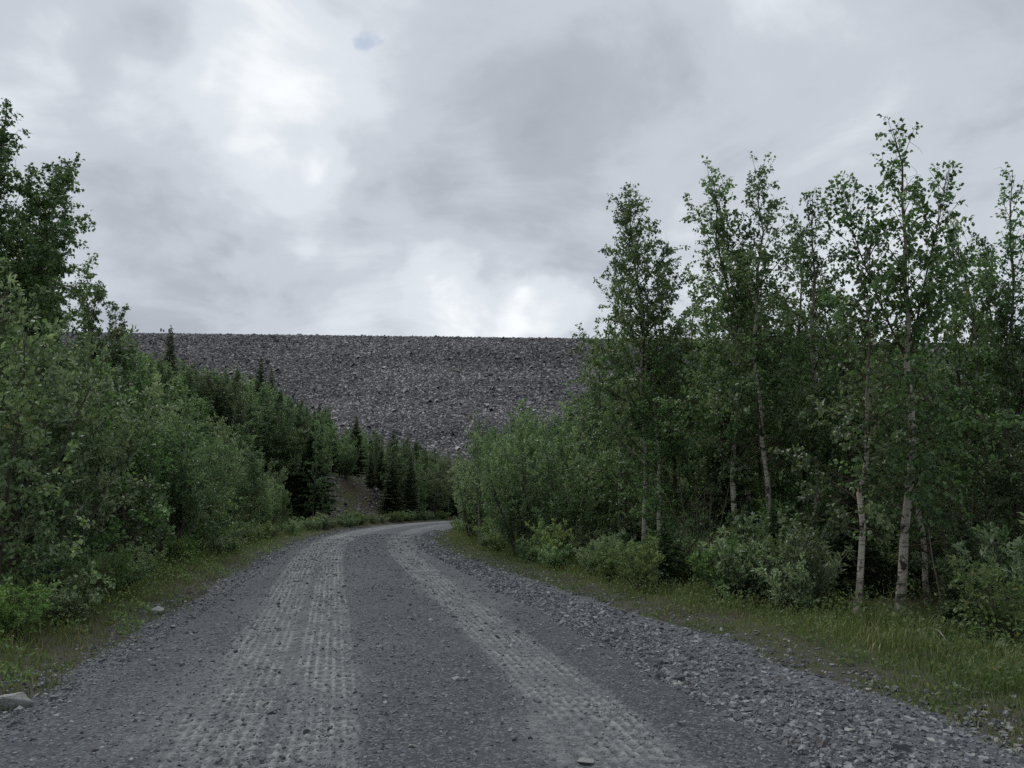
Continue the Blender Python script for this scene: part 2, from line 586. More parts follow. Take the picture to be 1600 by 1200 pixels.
rows_s = []
sv_ = -13.0
while sv_ < 78:
    rows_s.append(sv_)
    sv_ += 0.3 if sv_ < 1.5 else float(np.clip(0.6 * sv_ * sv_ / 1200.0, 0.018, 0.6))
rows_s = np.array(rows_s)
cols_d = np.concatenate([np.arange(-5.0, -2.1, 0.07), np.arange(-2.1, -0.6, 0.0165), np.arange(-0.6, 0.5, 0.035), np.arange(0.5, 1.5, 0.0165), np.arange(1.5, 5.3, 0.07)])
RS, RD = np.meshgrid(rows_s, cols_d, indexing="ij")
RX, RY = road_xy(RS, RD)
RZ, RT = road_height(RS, RD)
sh_attr = sstep(RD, half_right(RS) - 1.7, half_right(RS) - 0.9) + 0.5 * sstep(-RD, half_left(RS) - 0.7, half_left(RS) - 0.1)
nr, nc = RX.shape
idx = np.arange(nr * nc).reshape(nr, nc)
rq = np.stack([idx[:-1, :-1], idx[:-1, 1:], idx[1:, 1:], idx[1:, :-1]], -1).reshape(-1, 4)
rm = add_mesh("road", np.stack([RX, RY, RZ], -1).reshape(-1, 3), [rq], M_ROAD, {"track": RT.ravel(), "shoulder": np.clip(sh_attr, 0, 1).ravel()}, True)
tag(link("road", rm), kind="structure", label="grey gravel road with tyre tread tracks curving out of sight")

# ------------------------------------------------------------------ stones
CUBE_V = np.array([(-1, -1, -1), (1, -1, -1), (1, 1, -1), (-1, 1, -1), (-1, -1, 1), (1, -1, 1), (1, 1, 1), (-1, 1, 1)], float)
CUBE_F = np.array([(4, 5, 6, 7), (0, 1, 5, 4), (1, 2, 6, 5), (2, 3, 7, 6), (3, 0, 4, 7)])


def rot_from_euler(a, b, c):
    ca, sa, cb, sb, cc, sc = np.cos(a), np.sin(a), np.cos(b), np.sin(b), np.cos(c), np.sin(c)
    Rm = np.empty((len(a), 3, 3))
    Rm[:, 0, 0] = cc * cb; Rm[:, 0, 1] = cc * sb * sa - sc * ca; Rm[:, 0, 2] = cc * sb * ca + sc * sa
    Rm[:, 1, 0] = sc * cb; Rm[:, 1, 1] = sc * sb * sa + cc * ca; Rm[:, 1, 2] = sc * sb * ca - cc * sa
    Rm[:, 2, 0] = -sb; Rm[:, 2, 1] = cb * sa; Rm[:, 2, 2] = cb * ca
    return Rm


def stone_mass(P, size, rng, tone, tint, flat=0.6, tilt=0.5):
    n = len(P)
    V = np.repeat(CUBE_V[None], n, 0)
    V = V * (1 + rng.uniform(-0.42, 0.25, V.shape))
    V[:, 4:, :2] *= rng.uniform(0.35, 0.95, (n, 1, 1))
    V = V * np.stack([rng.uniform(0.75, 1.35, n), rng.uniform(0.6, 1.0, n), flat * rng.uniform(0.6, 1.15, n)], -1)[:, None, :]
    V = V * (size[:, None, None] * 0.5)
    Rm = rot_from_euler(rng.uniform(-tilt, tilt, n), rng.uniform(-tilt, tilt, n), rng.uniform(0, 6.283, n))
    V = np.einsum("nij,nkj->nki", Rm, V) + P[:, None, :]
    F = CUBE_F[None] + (np.arange(n) * 8)[:, None, None]
    return V.reshape(-1, 3), F.reshape(-1, 4), {"tone": np.repeat(tone, 8), "tint": np.repeat(tint, 8)}


def road_surface_z(s, d):
    return road_height(s, d)[0]


rng = np.random.default_rng(5)


def scatter_gravel(n, s0, s1, dfun, size_med, power=2.2):
    u = rng.random(n)
    s = s0 * (s1 / s0) ** (u ** 1.15)
    d = dfun(s, rng.random(n))
    sz = size_med * np.exp(rng.normal(0, 0.42, n)) * (1 + 0.035 * s)
    return s, d, np.clip(sz, 0.006, 0.085)


# fine loose gravel over the carriageway
s, d, sz = scatter_gravel(38000, 3.0, 34, lambda s, r: -half_left(s) - 0.1 + r * (half_left(s) + half_right(s) - 0.4), 0.0125)
keep_p = 0.40 + 0.60 * (1 - road_height(s, d)[1])
keep_p *= 0.45 + 0.9 * sstep(fbm(s * 0.8, d * 1.6, 91, 3), 0.35, 0.65)
k = rng.random(len(s)) < keep_p
s, d, sz = s[k], d[k], sz[k]
x, y = road_xy(s, d)
z = road_surface_z(s, d) + sz * 0.12
tone = np.clip(rng.beta(1.7, 2.6, len(s)) + (rng.random(len(s)) < 0.03) * 0.6, 0, 1)
V, F, A = stone_mass(np.stack([x, y, z], -1), sz, rng, tone, (rng.random(len(s)) < 0.1) * rng.random(len(s)))
tag(link("gravel", add_mesh("gravel", V, [F], M_GRAVEL, A)), kind="stuff", label="fine dark grey gravel lying loose over the road")

# pale crushed stone along the verge side beside the birches, a thinner line on the other edge
s, d, sz = scatter_gravel(24000, 3.0, 38, lambda s, r: half_right(s) + 0.5 - 2.3 * np.sqrt(r) * np.interp(s, [3, 10, 20, 38], [1.0, 0.85, 0.6, 0.45]), 0.0205)
s2, d2, sz2 = scatter_gravel(7000, 3.5, 42, lambda s, r: -half_left(s) - 0.35 + 0.8 * r, 0.016)
keep = rng.random(len(s)) < 0.35 + 0.65 * sstep(fbm(s * 0.9, d * 1.8, 95, 3), 0.3, 0.55)
s, d, sz = np.concatenate([s[keep], s2]), np.concatenate([d[keep], d2]), np.concatenate([sz[keep], sz2])
x, y = road_xy(s, d)
z = np.maximum(road_surface_z(s, d), ground_z(x, y)) + sz * 0.12
tone = np.clip(rng.beta(1.3, 2.4, len(s)), 0, 1)
V, F, A = stone_mass(np.stack([x, y, z], -1), sz, rng, tone, (rng.random(len(s)) < 0.12) * rng.random(len(s)))
tag(link("shoulder_gravel", add_mesh("shoulder_gravel", V, [F], M_SHOULDER, A)), kind="stuff", label="pale crushed stone heaped along the road shoulders")


def rock_mesh(seed, sub=2, npt=13, rough=0.05):
    r = random.Random(seed)
    bm = bmesh.new()
    for _ in range(npt):
        v = Vector((r.gauss(0, 1), r.gauss(0, 1), r.gauss(0, 1))).normalized() * r.uniform(0.8, 1.05)
        bm.verts.new(v)
    res = bmesh.ops.convex_hull(bm, input=bm.verts[:])
    bmesh.ops.delete(bm, geom=[v for v in bm.verts if not v.link_faces], context="VERTS")
    bmesh.ops.bevel(bm, geom=bm.edges[:], offset=0.06, segments=1, affect="EDGES", profile=0.6)
    bmesh.ops.triangulate(bm, faces=bm.faces[:])
    if sub:
        bmesh.ops.subdivide_edges(bm, edges=bm.edges[:], cuts=sub, use_grid_fill=True)
    for v in bm.verts:
        n = (math.sin(v.co.x * 7 + seed) + math.sin(v.co.y * 9 + 2 * seed) + math.sin(v.co.z * 8 + 3 * seed) + r.uniform(-1, 1)) * rough * 0.3
        v.co += v.co.normalized() * n
    me = bpy.data.meshes.new("stone")
    bm.to_mesh(me)
    bm.free()
    return me


def set_tone(me, tone, tint=0.0):
    for nm, val in (("tone", tone), ("tint", tint)):
        a = me.attributes.new(nm, "FLOAT", "POINT")
        a.data.foreach_set("value", np.full(len(me.vertices), val, np.float32))


def road_level(x, y):
    s, d = road_sd(x, y)
    return float(max(road_surface_z(s, d)[0], ground_z(np.array([x]), np.array([y]))[0]))


def ground_hit(px, py):
    """Where a pixel's ray meets the road or verge."""
    d = ray(px, py)
    k = CAM_H / -d[2]
    z = 0.0
    for _ in range(6):
        k = (CAM_H - z) / -d[2]
        z = road_level(d[0] * k, d[1] * k)
    return d[0] * k, d[1] * k, z


def put_stone(px, py, wpx, seed, tone, label, group=None, flat=0.55, rz=0.0, tint=0.0, name="stone", sub=1, tilt=0.0):
    x, y, z = ground_hit(px, py)
    w = wpx / FPX * y * 0.5
    me = rock_mesh(seed, sub)
    set_tone(me, tone, tint)
    me.materials.append(M_ROCK)
    o = link(name, me, None, (x, y, z + w * flat * 0.35))
    o.scale = (w, w * 0.8, w * flat)
    o.rotation_euler = (tilt, 0, rz)
    tag(o, label, "stone", group)
    return o


put_stone(18, 1108, 62, 17, 0.55, "large pale angular rock lying where the grass verge meets the gravel", flat=0.62, rz=0.3, name="rock", sub=2, tilt=0.25)
put_stone(243, 962, 26, 8, 0.62, "squarish pale grey rock at the gravel edge beside a smaller stone", flat=0.8, rz=0.8, name="rock", sub=2)
put_stone(205, 998, 13, 4, 0.35, "small grey stone between the squarish rock and the grass verge")
put_stone(463, 909, 13, 6, 0.75, "flat pale stone lying on the edge of the broad tyre track", flat=0.4)
put_stone(915, 1192, 36, 9, 0.6, "flat slab of pale stone lying between the two tyre tracks", flat=0.28, rz=0.4)
put_stone(1163, 1118, 16, 12, 0.8, "whitish stone among dark gravel beside the narrow tyre track", flat=0.5)

# other stones big enough to pick out: shared shapes
STONE_SHAPES = []
for i in range(8):
    me = rock_mesh(40 + i, 0, 11)
    set_tone(me, 0.25 + 0.09 * i, 0.3 if i == 3 else 0.0)
    me.materials.append(M_ROCK)
    STONE_SHAPES.append(me)
srng = np.random.default_rng(11)


def many_stones(n, boxes, label, group, size, tones, name="stone"):
    made = 0
    for _ in range(n):
        px = srng.uniform(boxes[0], boxes[2])
        py = srng.uniform(boxes[1], boxes[3])
        x, y, z = ground_hit(px, py)
        s_, d_ = road_sd(x, y)
        if label.startswith("pale") and not (half_right(s_)[0] - 1.7 < d_[0] < half_right(s_)[0] + 0.6):
            continue
        if label.startswith("dark") and not (-0.5 < d_[0] < 0.6):
            continue
        if label.startswith("small light") and not (-half_left(s_)[0] < d_[0] < -1.9):
            continue
        w = srng.uniform(*size) * 0.5
        o = link(name, STONE_SHAPES[int(srng.integers(*tones))], None, (x, y, z + w * 0.15))
        o.scale = (w * srng.uniform(0.9, 1.4), w, w * srng.uniform(0.4, 0.75))
        o.rotation_euler = (srng.uniform(-.2, .2), srng.uniform(-.2, .2), srng.uniform(0, 6.28))
        tag(o, label, "stone", group)
        made += 1
    return made


many_stones(320, (880, 930, 1600, 1200), "pale grey stone among the crushed stone of the shoulder below the birches", "stones on the shoulder below the birches", (0.035, 0.075), (3, 8))
many_stones(60, (560, 960, 860, 1190), "dark grey stone on the loose gravel ridge between the two tyre tracks", "stones on the ridge between the tyre tracks", (0.03, 0.06), (0, 3))
many_stones(60, (60, 930, 420, 1190), "small light stone on the smooth dark gravel beside the broad tyre track", "stones on the dark gravel beside the broad track", (0.025, 0.045), (4, 8))

# ------------------------------------------------------------------ the rock-fill dam
CREST_Z = 58.0


def crest_y(x):
    return 281.0 + x * 0.062


DAM_SLOPE = 1.5
BERM_Z = 38.5


def dam_y(x, z):
    yy = crest_y(x) - (CREST_Z - z) * DAM_SLOPE
    return yy - 2.2 * (z < BERM_Z)


dam = bpy.data.objects.new("rockfill_dam", None)
COL.objects.link(dam)
dam.location = (0, 195, 2)
tag(dam, "huge grey rockfill dam wall of dumped boulders closing the valley", "dam")
xs = np.array([-420, -220, 0, 240, 460], float)
prof = [(0, -3.0), (0, BERM_Z - 0.02), (1, BERM_Z), (0, CREST_Z), (2, CREST_Z), (3, -3.0)]
rows = []
for kind_, z_ in prof:
    for xx in xs:
        if kind_ in (0, 1):
            yv = dam_y(xx, z_)
        elif kind_ == 2:
            yv = crest_y(xx) + 9
        else:
            yv = crest_y(xx) + 90
        rows.append((xx, yv, z_))
Vd = np.array(rows) - np.array([0, 195, 2])
nxs = len(xs)
idx = np.arange(len(Vd)).reshape(-1, nxs)
dq = np.stack([idx[:-1, :-1], idx[:-1, 1:], idx[1:, 1:], idx[1:, :-1]], -1).reshape(-1, 4)
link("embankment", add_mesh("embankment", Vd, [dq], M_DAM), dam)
drng = np.random.default_rng(21)


def dam_points(n, med, spread):
    x = drng.uniform(-190, 220, n)
    z = 6 + (CREST_Z - 6) * drng.random(n) ** 0.9
    sz = np.clip(med * np.exp(drng.normal(0, spread, n)), 0.22, 1.8)
    P = np.stack([x, dam_y(x, z) - sz * 0.05, z + sz * 0.15 * drng.random(n)], -1) - np.array([0, 195, 2])
    patch = 0.5 * fbm(x * 0.03, z * 0.06, 15, 4) + 0.5 * fbm(x * 0.006, z * 0.22, 19, 3)
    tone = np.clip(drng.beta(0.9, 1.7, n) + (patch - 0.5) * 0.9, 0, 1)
    return P, sz, tone, (drng.random(n) < 0.14) * drng.random(n)


P, sz, tone, tint = dam_points(10000, 0.58, 0.36)
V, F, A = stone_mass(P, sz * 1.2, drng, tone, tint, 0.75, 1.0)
# smaller four-sided chips between the big blocks
P, sz, tone, tint = dam_points(97000, 0.37, 0.28)
nch = len(P)
C = np.repeat(np.array([(-1, -1, 0), (1, -1, 0), (1, 1, 0), (-1, 1, 0), (0, 0, 1.0)])[None], nch, 0) + drng.uniform(-0.3, 0.3, (nch, 5, 3))
C *= (sz * 0.6)[:, None, None]
al = drng.uniform(0.1, 1.5, nch)
Rm = rot_from_euler(al, drng.uniform(-0.6, 0.6, nch), drng.uniform(-0.7, 0.7, nch))
C = np.einsum("nij,nkj->nki", Rm, C) + P[:, None, :]
FC = np.array([(0, 1, 4), (1, 2, 4), (2, 3, 4), (3, 0, 4)])[None] + (np.arange(nch) * 5)[:, None, None] + len(V)
V = np.concatenate([V, C.reshape(-1, 3)])
A = {"tone": np.concatenate([A["tone"], np.repeat(tone, 5)]), "tint": np.concatenate([A["tint"], np.repeat(tint, 5)])}
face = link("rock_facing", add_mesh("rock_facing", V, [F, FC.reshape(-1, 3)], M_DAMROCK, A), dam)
tag(face, kind="stuff")
# row of blocks along the crest
nc_ = 640
cx = np.linspace(-195, 225, nc_) + drng.uniform(-0.3, 0.3, nc_)
szc = 0.42 * np.exp(drng.normal(0, 0.35, nc_))
P = np.stack([cx, crest_y(cx) + 0.3, np.full(nc_, CREST_Z) + 0.05], -1) - np.array([0, 195, 2])
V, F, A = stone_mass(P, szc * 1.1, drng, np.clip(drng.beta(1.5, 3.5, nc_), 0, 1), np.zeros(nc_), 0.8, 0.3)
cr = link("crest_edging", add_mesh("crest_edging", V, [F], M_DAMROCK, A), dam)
tag(cr, kind="stuff")
# three little marker stones standing on the crest
for i, (px, hgt) in enumerate(((234.5, 1.5), (238.5, 1.1), (247, 1.35))):
    xk = (px - 800) / FPX * 268 / math.cos(PITCH) * 1.0
    me = rock_mesh(70 + i, 0, 12)
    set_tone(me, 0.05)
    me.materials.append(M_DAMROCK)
    o = link("marker_stone", me, None, (xk, crest_y(xk) + 0.4, CREST_Z + 0.5 + hgt * 0.45))
    o.scale = (0.42, 0.42, hgt * 0.62)
    o.rotation_euler = (0, 0, i)
    tag(o, "upright dark stone marker standing on the dam crest", "stone marker", "stone markers on the dam crest")


# ------------------------------------------------------------------ plant building blocks
class Tubes:
    def __init__(self):
        self.V = []; self.F = []; self.rad = []; self.n = 0

    def add(self, P, Rr, sides=5):
        P = np.asarray(P, float); Rr = np.asarray(Rr, float)
        T = np.gradient(P, axis=0)
        T /= np.linalg.norm(T, axis=1)[:, None] + 1e-9
        ref = np.array([0.3, 0.9, 0.1]) if abs(T[0, 2]) > 0.6 else np.array([0.05, 0.1, 1.0])
        U = np.cross(T, ref); U /= np.linalg.norm(U, axis=1)[:, None] + 1e-9
        Wv = np.cross(T, U)
        a = np.arange(sides) * 2 * math.pi / sides
        ring = U[:, None, :] * np.cos(a)[None, :, None] + Wv[:, None, :] * np.sin(a)[None, :, None]
        V = P[:, None, :] + ring * Rr[:, None, None]
        m = len(P)
        i = np.arange(m * sides).reshape(m, sides)
        j = np.roll(i, -1, axis=1)
        F = np.stack([i[:-1], j[:-1], j[1:], i[1:]], -1).reshape(-1, 4) + self.n
        self.V.append(V.reshape(-1, 3)); self.F.append(F); self.rad.append(np.repeat(Rr, sides))
        self.n += m * sides

    def mesh(self, name, mat):
        return add_mesh(name, np.concatenate(self.V), [np.concatenate(self.F)], mat, {"rad": np.concatenate(self.rad)}, True)


def leaves_mesh(name, P, axis_v, normal, length, width, tone, mat, fold=0.25, hexa=False):
    """Ovate leaves: four-cornered and folded along the midrib, or six-cornered for those seen close."""
    A = axis_v / (np.linalg.norm(axis_v, axis=1)[:, None] + 1e-9)
    Sd = np.cross(A, normal); Sd /= np.linalg.norm(Sd, axis=1)[:, None] + 1e-9
    N = np.cross(Sd, A)
    L = length[:, None]; Wd = (width * 0.5)[:, None]
    n = len(P)
    if hexa:
        pts = [P, P + A * L * 0.28 + Sd * Wd + N * L * fold * 0.3, P + A * L * 0.68 + Sd * Wd * 0.72 + N * L * fold * 0.2, P + A * L - N * L * 0.12,
               P + A * L * 0.68 - Sd * Wd * 0.72 + N * L * fold * 0.2, P + A * L * 0.28 - Sd * Wd + N * L * fold * 0.3]
        V = np.stack(pts, 1).reshape(-1, 3)
        b = np.arange(n)[:, None] * 6
        F = np.concatenate([b + np.array([[0, 1, 2, 3]]), b + np.array([[0, 3, 4, 5]])])
        return add_mesh(name, V, [F], mat, {"tone": np.repeat(tone, 6)})
    pts = [P, P + A * L * 0.42 + Sd * Wd + N * L * fold * 0.4, P + A * L, P + A * L * 0.42 - Sd * Wd + N * L * fold * 0.4]
    V = np.stack(pts, 1).reshape(-1, 3)
    b = np.arange(n)[:, None] * 4
    F = np.concatenate([b + np.array([[0, 1, 2]]), b + np.array([[0, 2, 3]])])
    return add_mesh(name, V, [F], mat, {"tone": np.repeat(tone, 4)})


def unit(v):
    return v / (np.linalg.norm(v) + 1e-9)


def curve(p0, d0, L, n, r, up=0.0, wob=0.12):
    """A wavering branch: starts at p0 along d0; positive up bends it skywards, negative lets it droop."""
    P = [p0]; d = unit(d0)
    for i in range(n):
        d = unit(d + np.array([0, 0, up]) / n + r.normal(0, wob, 3) / math.sqrt(n))
        P.append(P[-1] + d * (L / n))
    return np.array(P)


def along(P, t):
    f = t * (len(P) - 1)
    i = min(int(f), len(P) - 2)
    return P[i] + (P[i + 1] - P[i]) * (f - i), unit(P[i + 1] - P[i])


def birch(seed, H, base=0.22, nprim=46, spread=0.2, leaf=0.05, dens=30, lean=(0, 0), rad=None, mat=None, limbs=0, hexa=False, bow=0.0, topw=0.16, low=0.55, bark=None):
    """Young birch: straight trunk, steeply rising thin branches, leaves in loose sprays."""
    r = np.random.default_rng(seed)
    rad = rad or 0.0095 * H
    n = 13
    t = np.linspace(0, 1, n)
    wob = np.cumsum(r.normal(0, 0.012 * H, (n, 2)), axis=0) * (t[:, None] ** 0.7)
    wob -= t[:, None] * wob[-1]
    TP = np.stack([lean[0] * t + bow * np.sin(t * math.pi) + wob[:, 0], lean[1] * t + wob[:, 1], H * t], -1)
    TR = rad * (1 - t) ** 0.85 + 0.004
    TR[0] *= 1.35
    trunk = Tubes(); trunk.add(TP, TR, 9)
    br = Tubes(); LP = []; LA = []
    stems = [(TP, 1.0, base)]
    for k in range(limbs):
        tt = r.uniform(0.36, 0.55)
        p0, td = along(TP, tt)
        az = k * 2.4 + r.uniform(0, 1)
        L = H * (1 - tt) * r.uniform(0.7, 0.92)
        P = curve(p0, np.array([math.cos(az) * 0.36, math.sin(az) * 0.36, 1.0]), L, 8, r, 0.4, 0.08)
        br.add(P, np.linspace(rad * (1 - tt) * 0.62, 0.004, len(P)), 6)
        stems.append((P, 0.62, 0.12))
    for SP, fac, b0 in stems:
        npm = int(nprim * fac)
        for i in range(npm):
            tt = b0 + (0.985 - b0) * ((i + r.random()) / npm)
            q = (tt - b0) / (1 - b0)
            prof_ = (low + (1 - low) * min(q / 0.3, 1)) * (1 - q) ** 0.75 + topw
            L = H * spread * prof_ * r.uniform(0.55, 1.2) * (0.75 if fac < 1 else 1)
            az = i * 2.39996 + r.uniform(-0.5, 0.5)
            el = R(28 + 38 * q + r.uniform(-12, 12))
            p0, td = along(SP, tt)
            d0 = np.array([math.cos(az) * math.cos(el), math.sin(az) * math.cos(el), math.sin(el)])
            P = curve(p0, d0, L, 6, r, 0.15 if q > 0.4 else -0.1, 0.16)
            br.add(P, np.linspace(max(0.0035, 0.011 * L), 0.0018, len(P)), 4)
            ns = max(2, int(L / 0.105))
            for j in range(ns):
                u = 0.22 + 0.78 * (j + r.random()) / ns
                sp, sd = along(P, min(u, 0.999))
                d2 = unit(sd * 0.9 + r.normal(0, 0.75, 3) + np.array([0, 0, -0.05]))
                L2 = min(0.62, L * 0.42) * r.uniform(0.45, 1.1) * (1.15 - 0.5 * u) + 0.05
                Q = curve(sp, d2, L2, 3, r, -0.25, 0.2)
                br.add(Q, np.linspace(0.0028, 0.0012, len(Q)), 3)
                if r.random() < 0.16:
                    continue
                nl = max(2, r.poisson(L2 * dens * 1.25))
                for _ in range(nl):
                    lp, ld = along(Q, min(r.random() ** 0.7, 0.999))
                    LP.append(lp); LA.append(ld)
    LP = np.array(LP); LA = np.array(LA); m = len(LP)
    off = r.normal(0, leaf * 0.45, (m, 3))
    ax = LA * 0.5 + r.normal(0, 0.6, (m, 3)) + np.array([0, 0, -0.55])
    nm = r.normal(0, 0.7, (m, 3)) + np.array([0, 0, 0.8])
    ln = leaf * r.uniform(0.65, 1.2, m)
    clump = fbm(LP[:, 0] * 2.2 + LP[:, 2] * 0.7, LP[:, 1] * 2.2 + LP[:, 2] * 1.6, seed, 2)
    tone = np.clip(0.42 + (clump - 0.5) * 1.1 + r.normal(0, 0.24, m), 0, 0.93)
    tone = np.where(r.random(m) < 0.006, 1.0, tone)
    cm = leaves_mesh("crown", LP + off, ax, nm, ln, ln * r.uniform(0.68, 0.88, m), tone, mat or M_BLEAF, hexa=hexa)
    return [("trunk", trunk.mesh("trunk", bark or M_BIRCH)), ("branches", br.mesh("branches", bark or M_BIRCH)), ("crown", cm)]


def willow(seed, H, stems=7, spread=0.42, leaf=0.055, dens=26, slim=0.36, mat=None, bark=None, nbr=16):
    """Many-stemmed willow bush with narrow upright leaves."""
    r = np.random.default_rng(seed)
    st = Tubes(); br = Tubes(); LP = []; LA = []
    for k in range(stems):
        az = k * 2.4 + r.uniform(-0.5, 0.5)
        out = r.uniform(0.1, 1.0) * spread
        h = H * r.uniform(0.68, 1.0) * (1 - 0.25 * out)
        d0 = np.array([math.cos(az) * out, math.sin(az) * out, 1.0])
        P = curve(np.array([math.cos(az), math.sin(az), 0]) * 0.06 * H * r.random() + np.array([0, 0, -0.03]), d0, h * 1.04, 7, r, 0.05, 0.13)
        st.add(P, np.linspace(0.0085 * H + 0.004, 0.003, len(P)), 5)
        for i in range(nbr):
            t = 0.12 + 0.87 * (i + r.random()) / nbr
            p0, td = along(P, min(t, 0.995))
            a2 = r.uniform(0, 6.283)
            L = H * 0.24 * (1.1 - 0.75 * t) * r.uniform(0.6, 1.25) + 0.05
            Q = curve(p0, unit(td * 0.8 + np.array([math.cos(a2), math.sin(a2), 0.1]) * 0.85), L, 4, r, 0.35, 0.16)
            br.add(Q, np.linspace(0.0045, 0.0015, len(Q)), 3)
            ns = max(2, int(L / 0.11))
            for j in range(ns):
                sp, sd = along(Q, min(0.15 + 0.85 * (j + r.random()) / ns, 0.999))
                L2 = r.uniform(0.08, 0.2) * min(1.0, 0.45 + H * 0.15)
                Tq = curve(sp, unit(sd + r.normal(0, 0.65, 3)), L2, 2, r, 0.2, 0.15)
                nl = max(2, r.poisson(L2 * dens * 2.2))
                for _ in range(nl):
                    lp, ld = along(Tq, min(r.random() ** 0.8, 0.999))
                    LP.append(lp); LA.append(ld)
    LP = np.array(LP); LA = np.array(LA); m = len(LP)
    ax = LA * 0.7 + r.normal(0, 0.6, (m, 3)) + np.array([0, 0, 0.12])
    nm = r.normal(0, 0.6, (m, 3)) + np.array([0, 0, 0.7])
    ln = leaf * r.uniform(0.6, 1.25, m)
    clump = fbm(LP[:, 0] * 2.4 + LP[:, 2], LP[:, 1] * 2.4 + LP[:, 2] * 1.4, seed, 2)
    tone = np.clip(0.44 + (clump - 0.5) * 1.1 + r.normal(0, 0.25, m), 0, 0.93)
    tone = np.where(r.random(m) < 0.02, 1.0, tone)
    cm = leaves_mesh("crown", LP + r.normal(0, leaf * 0.3, (m, 3)), ax, nm, ln, ln * slim * r.uniform(0.85, 1.2, m), tone, mat or M_WLEAF)
    return [("stems", st.mesh("stems", bark or M_WBARK)), ("branches", br.mesh("branches", bark or M_WBARK)), ("crown", cm)]


def spruce(seed, H, width=0.2, whorls=22, fine=1.0):
    """Norway spruce: whorls of drooping boughs set with flat needle sprays."""
    r = np.random.default_rng(seed)
    tr = Tubes(); br = Tubes()
    TP = np.stack([np.cumsum(r.normal(0, 0.01, 9)), np.cumsum(r.normal(0, 0.01, 9)), np.linspace(-0.05, H, 9)], -1)
    tr.add(TP, np.linspace(0.012 * H, 0.006, 9), 7)
    LP = []; LA = []; LN = []; LL = []
    for w in range(whorls):
        q = min(max((w + r.uniform(-0.2, 0.2)) / whorls, 0.0), 0.99)
        z = H * (0.06 + 0.93 * max(q, 0)) 
        L0 = H * width * ((1 - q) ** 0.85 + 0.03)
        nb = int(r.integers(5, 8)) if q < 0.9 else 4
        for k in range(nb):
            az = k * 6.283 / nb + w * 0.7 + r.uniform(-0.3, 0.3)
            L = L0 * r.uniform(0.7, 1.15)
            el = R(-12 + 50 * q ** 1.4 + r.uniform(-8, 8))
            d0 = np.array([math.cos(az) * math.cos(el), math.sin(az) * math.cos(el), math.sin(el)])
            P = curve(np.array([np.interp(z, TP[:, 2], TP[:, 0]), np.interp(z, TP[:, 2], TP[:, 1]), z]), d0, L, 4, r, 0.18, 0.08)
            br.add(P, np.linspace(0.006 + 0.006 * L, 0.003, len(P)), 3)
            side = unit(np.cross(d0, np.array([0, 0, 1.0])))
            m = max(6, int(L / 0.055 * fine))
            for j in range(m):
                u = 0.08 + 0.92 * (j + r.random()) / m
                sp, sd = along(P, min(u, 0.999))
                for sg in (-1, 1):
                    LP.append(sp); LA.append(sd * 0.75 + side * sg * r.uniform(0.5, 1.0) + np.array([0, 0, r.uniform(-0.35, 0.1)]))
                    LN.append(np.array([0, 0, 1.0]) + r.normal(0, 0.35, 3)); LL.append(L0 * 0.34 * (1.15 - 0.7 * u) * r.uniform(0.6, 1.2) + 0.07)
                if r.random() < 0.6:
                    LP.append(sp); LA.append(sd * 0.6 + np.array([0, 0, -0.75]) + r.normal(0, 0.2, 3)); LN.append(r.normal(0, 1, 3)); LL.append(r.uniform(0.08, 0.2))
    for _ in range(12):
        LP.append(np.array([TP[-1, 0], TP[-1, 1], H - r.uniform(0, 0.4)])); LA.append(np.array([r.normal(0, .5), r.normal(0, .5), 0.9])); LN.append(r.normal(0, 1, 3)); LL.append(0.14)
    LP = np.array(LP); LA = np.array(LA); LN = np.array(LN); LL = np.array(LL); m = len(LP)
    tone = np.clip(0.4 + r.normal(0, 0.2, m) + 0.25 * (LL < 0.12), 0, 1)
    cm = leaves_mesh("crown", LP, LA, LN, LL, np.clip(LL * 0.38, 0.035, 0.13), tone, M_NEEDLE, 0.1)
    return [("trunk", tr.mesh("trunk", M_SBARK)), ("branches", br.mesh("branches", M_SBARK)), ("crown", cm)]


def plant(name, parts, x, y, rz, sc, label, cat, group=None, sz=None, z=None):
    o = bpy.data.objects.new(name, None)
    o.empty_display_size = 0.1
    COL.objects.link(o)
    o.location = (x, y, (gz(x, y) if z is None else z) - 0.03)
    o.rotation_euler = (0, 0, rz)
    o.scale = (sc, sc, sz if sz is not None else sc)
    tag(o, label, cat, group)
    for nm, me in parts:
        link(nm, me, o)
    return o


# ------------------------------------------------------------------ named birches
def hero(seed, bpx, Y, tpx, tpy, label, spread, nprim, dens=30, base=0.25, limbs=0, leaf=0.05, rad=None, bow=0.0, hexa=False, topw=0.16, low=0.55, group=None):
    x, _, _ = at(bpx, 700, Y)
    zg = gz(x, Y)
    tx, _, tz = at(tpx, tpy, Y)
    H = tz - zg
    parts = birch(seed, H, base, nprim, spread, leaf * 1.22, dens * 1.75, (tx - x, 0.0), rad, None, limbs, hexa, bow, topw, low)
    return plant("birch_tree", parts, x, Y, 0.0, 1.0, label, "birch", group)


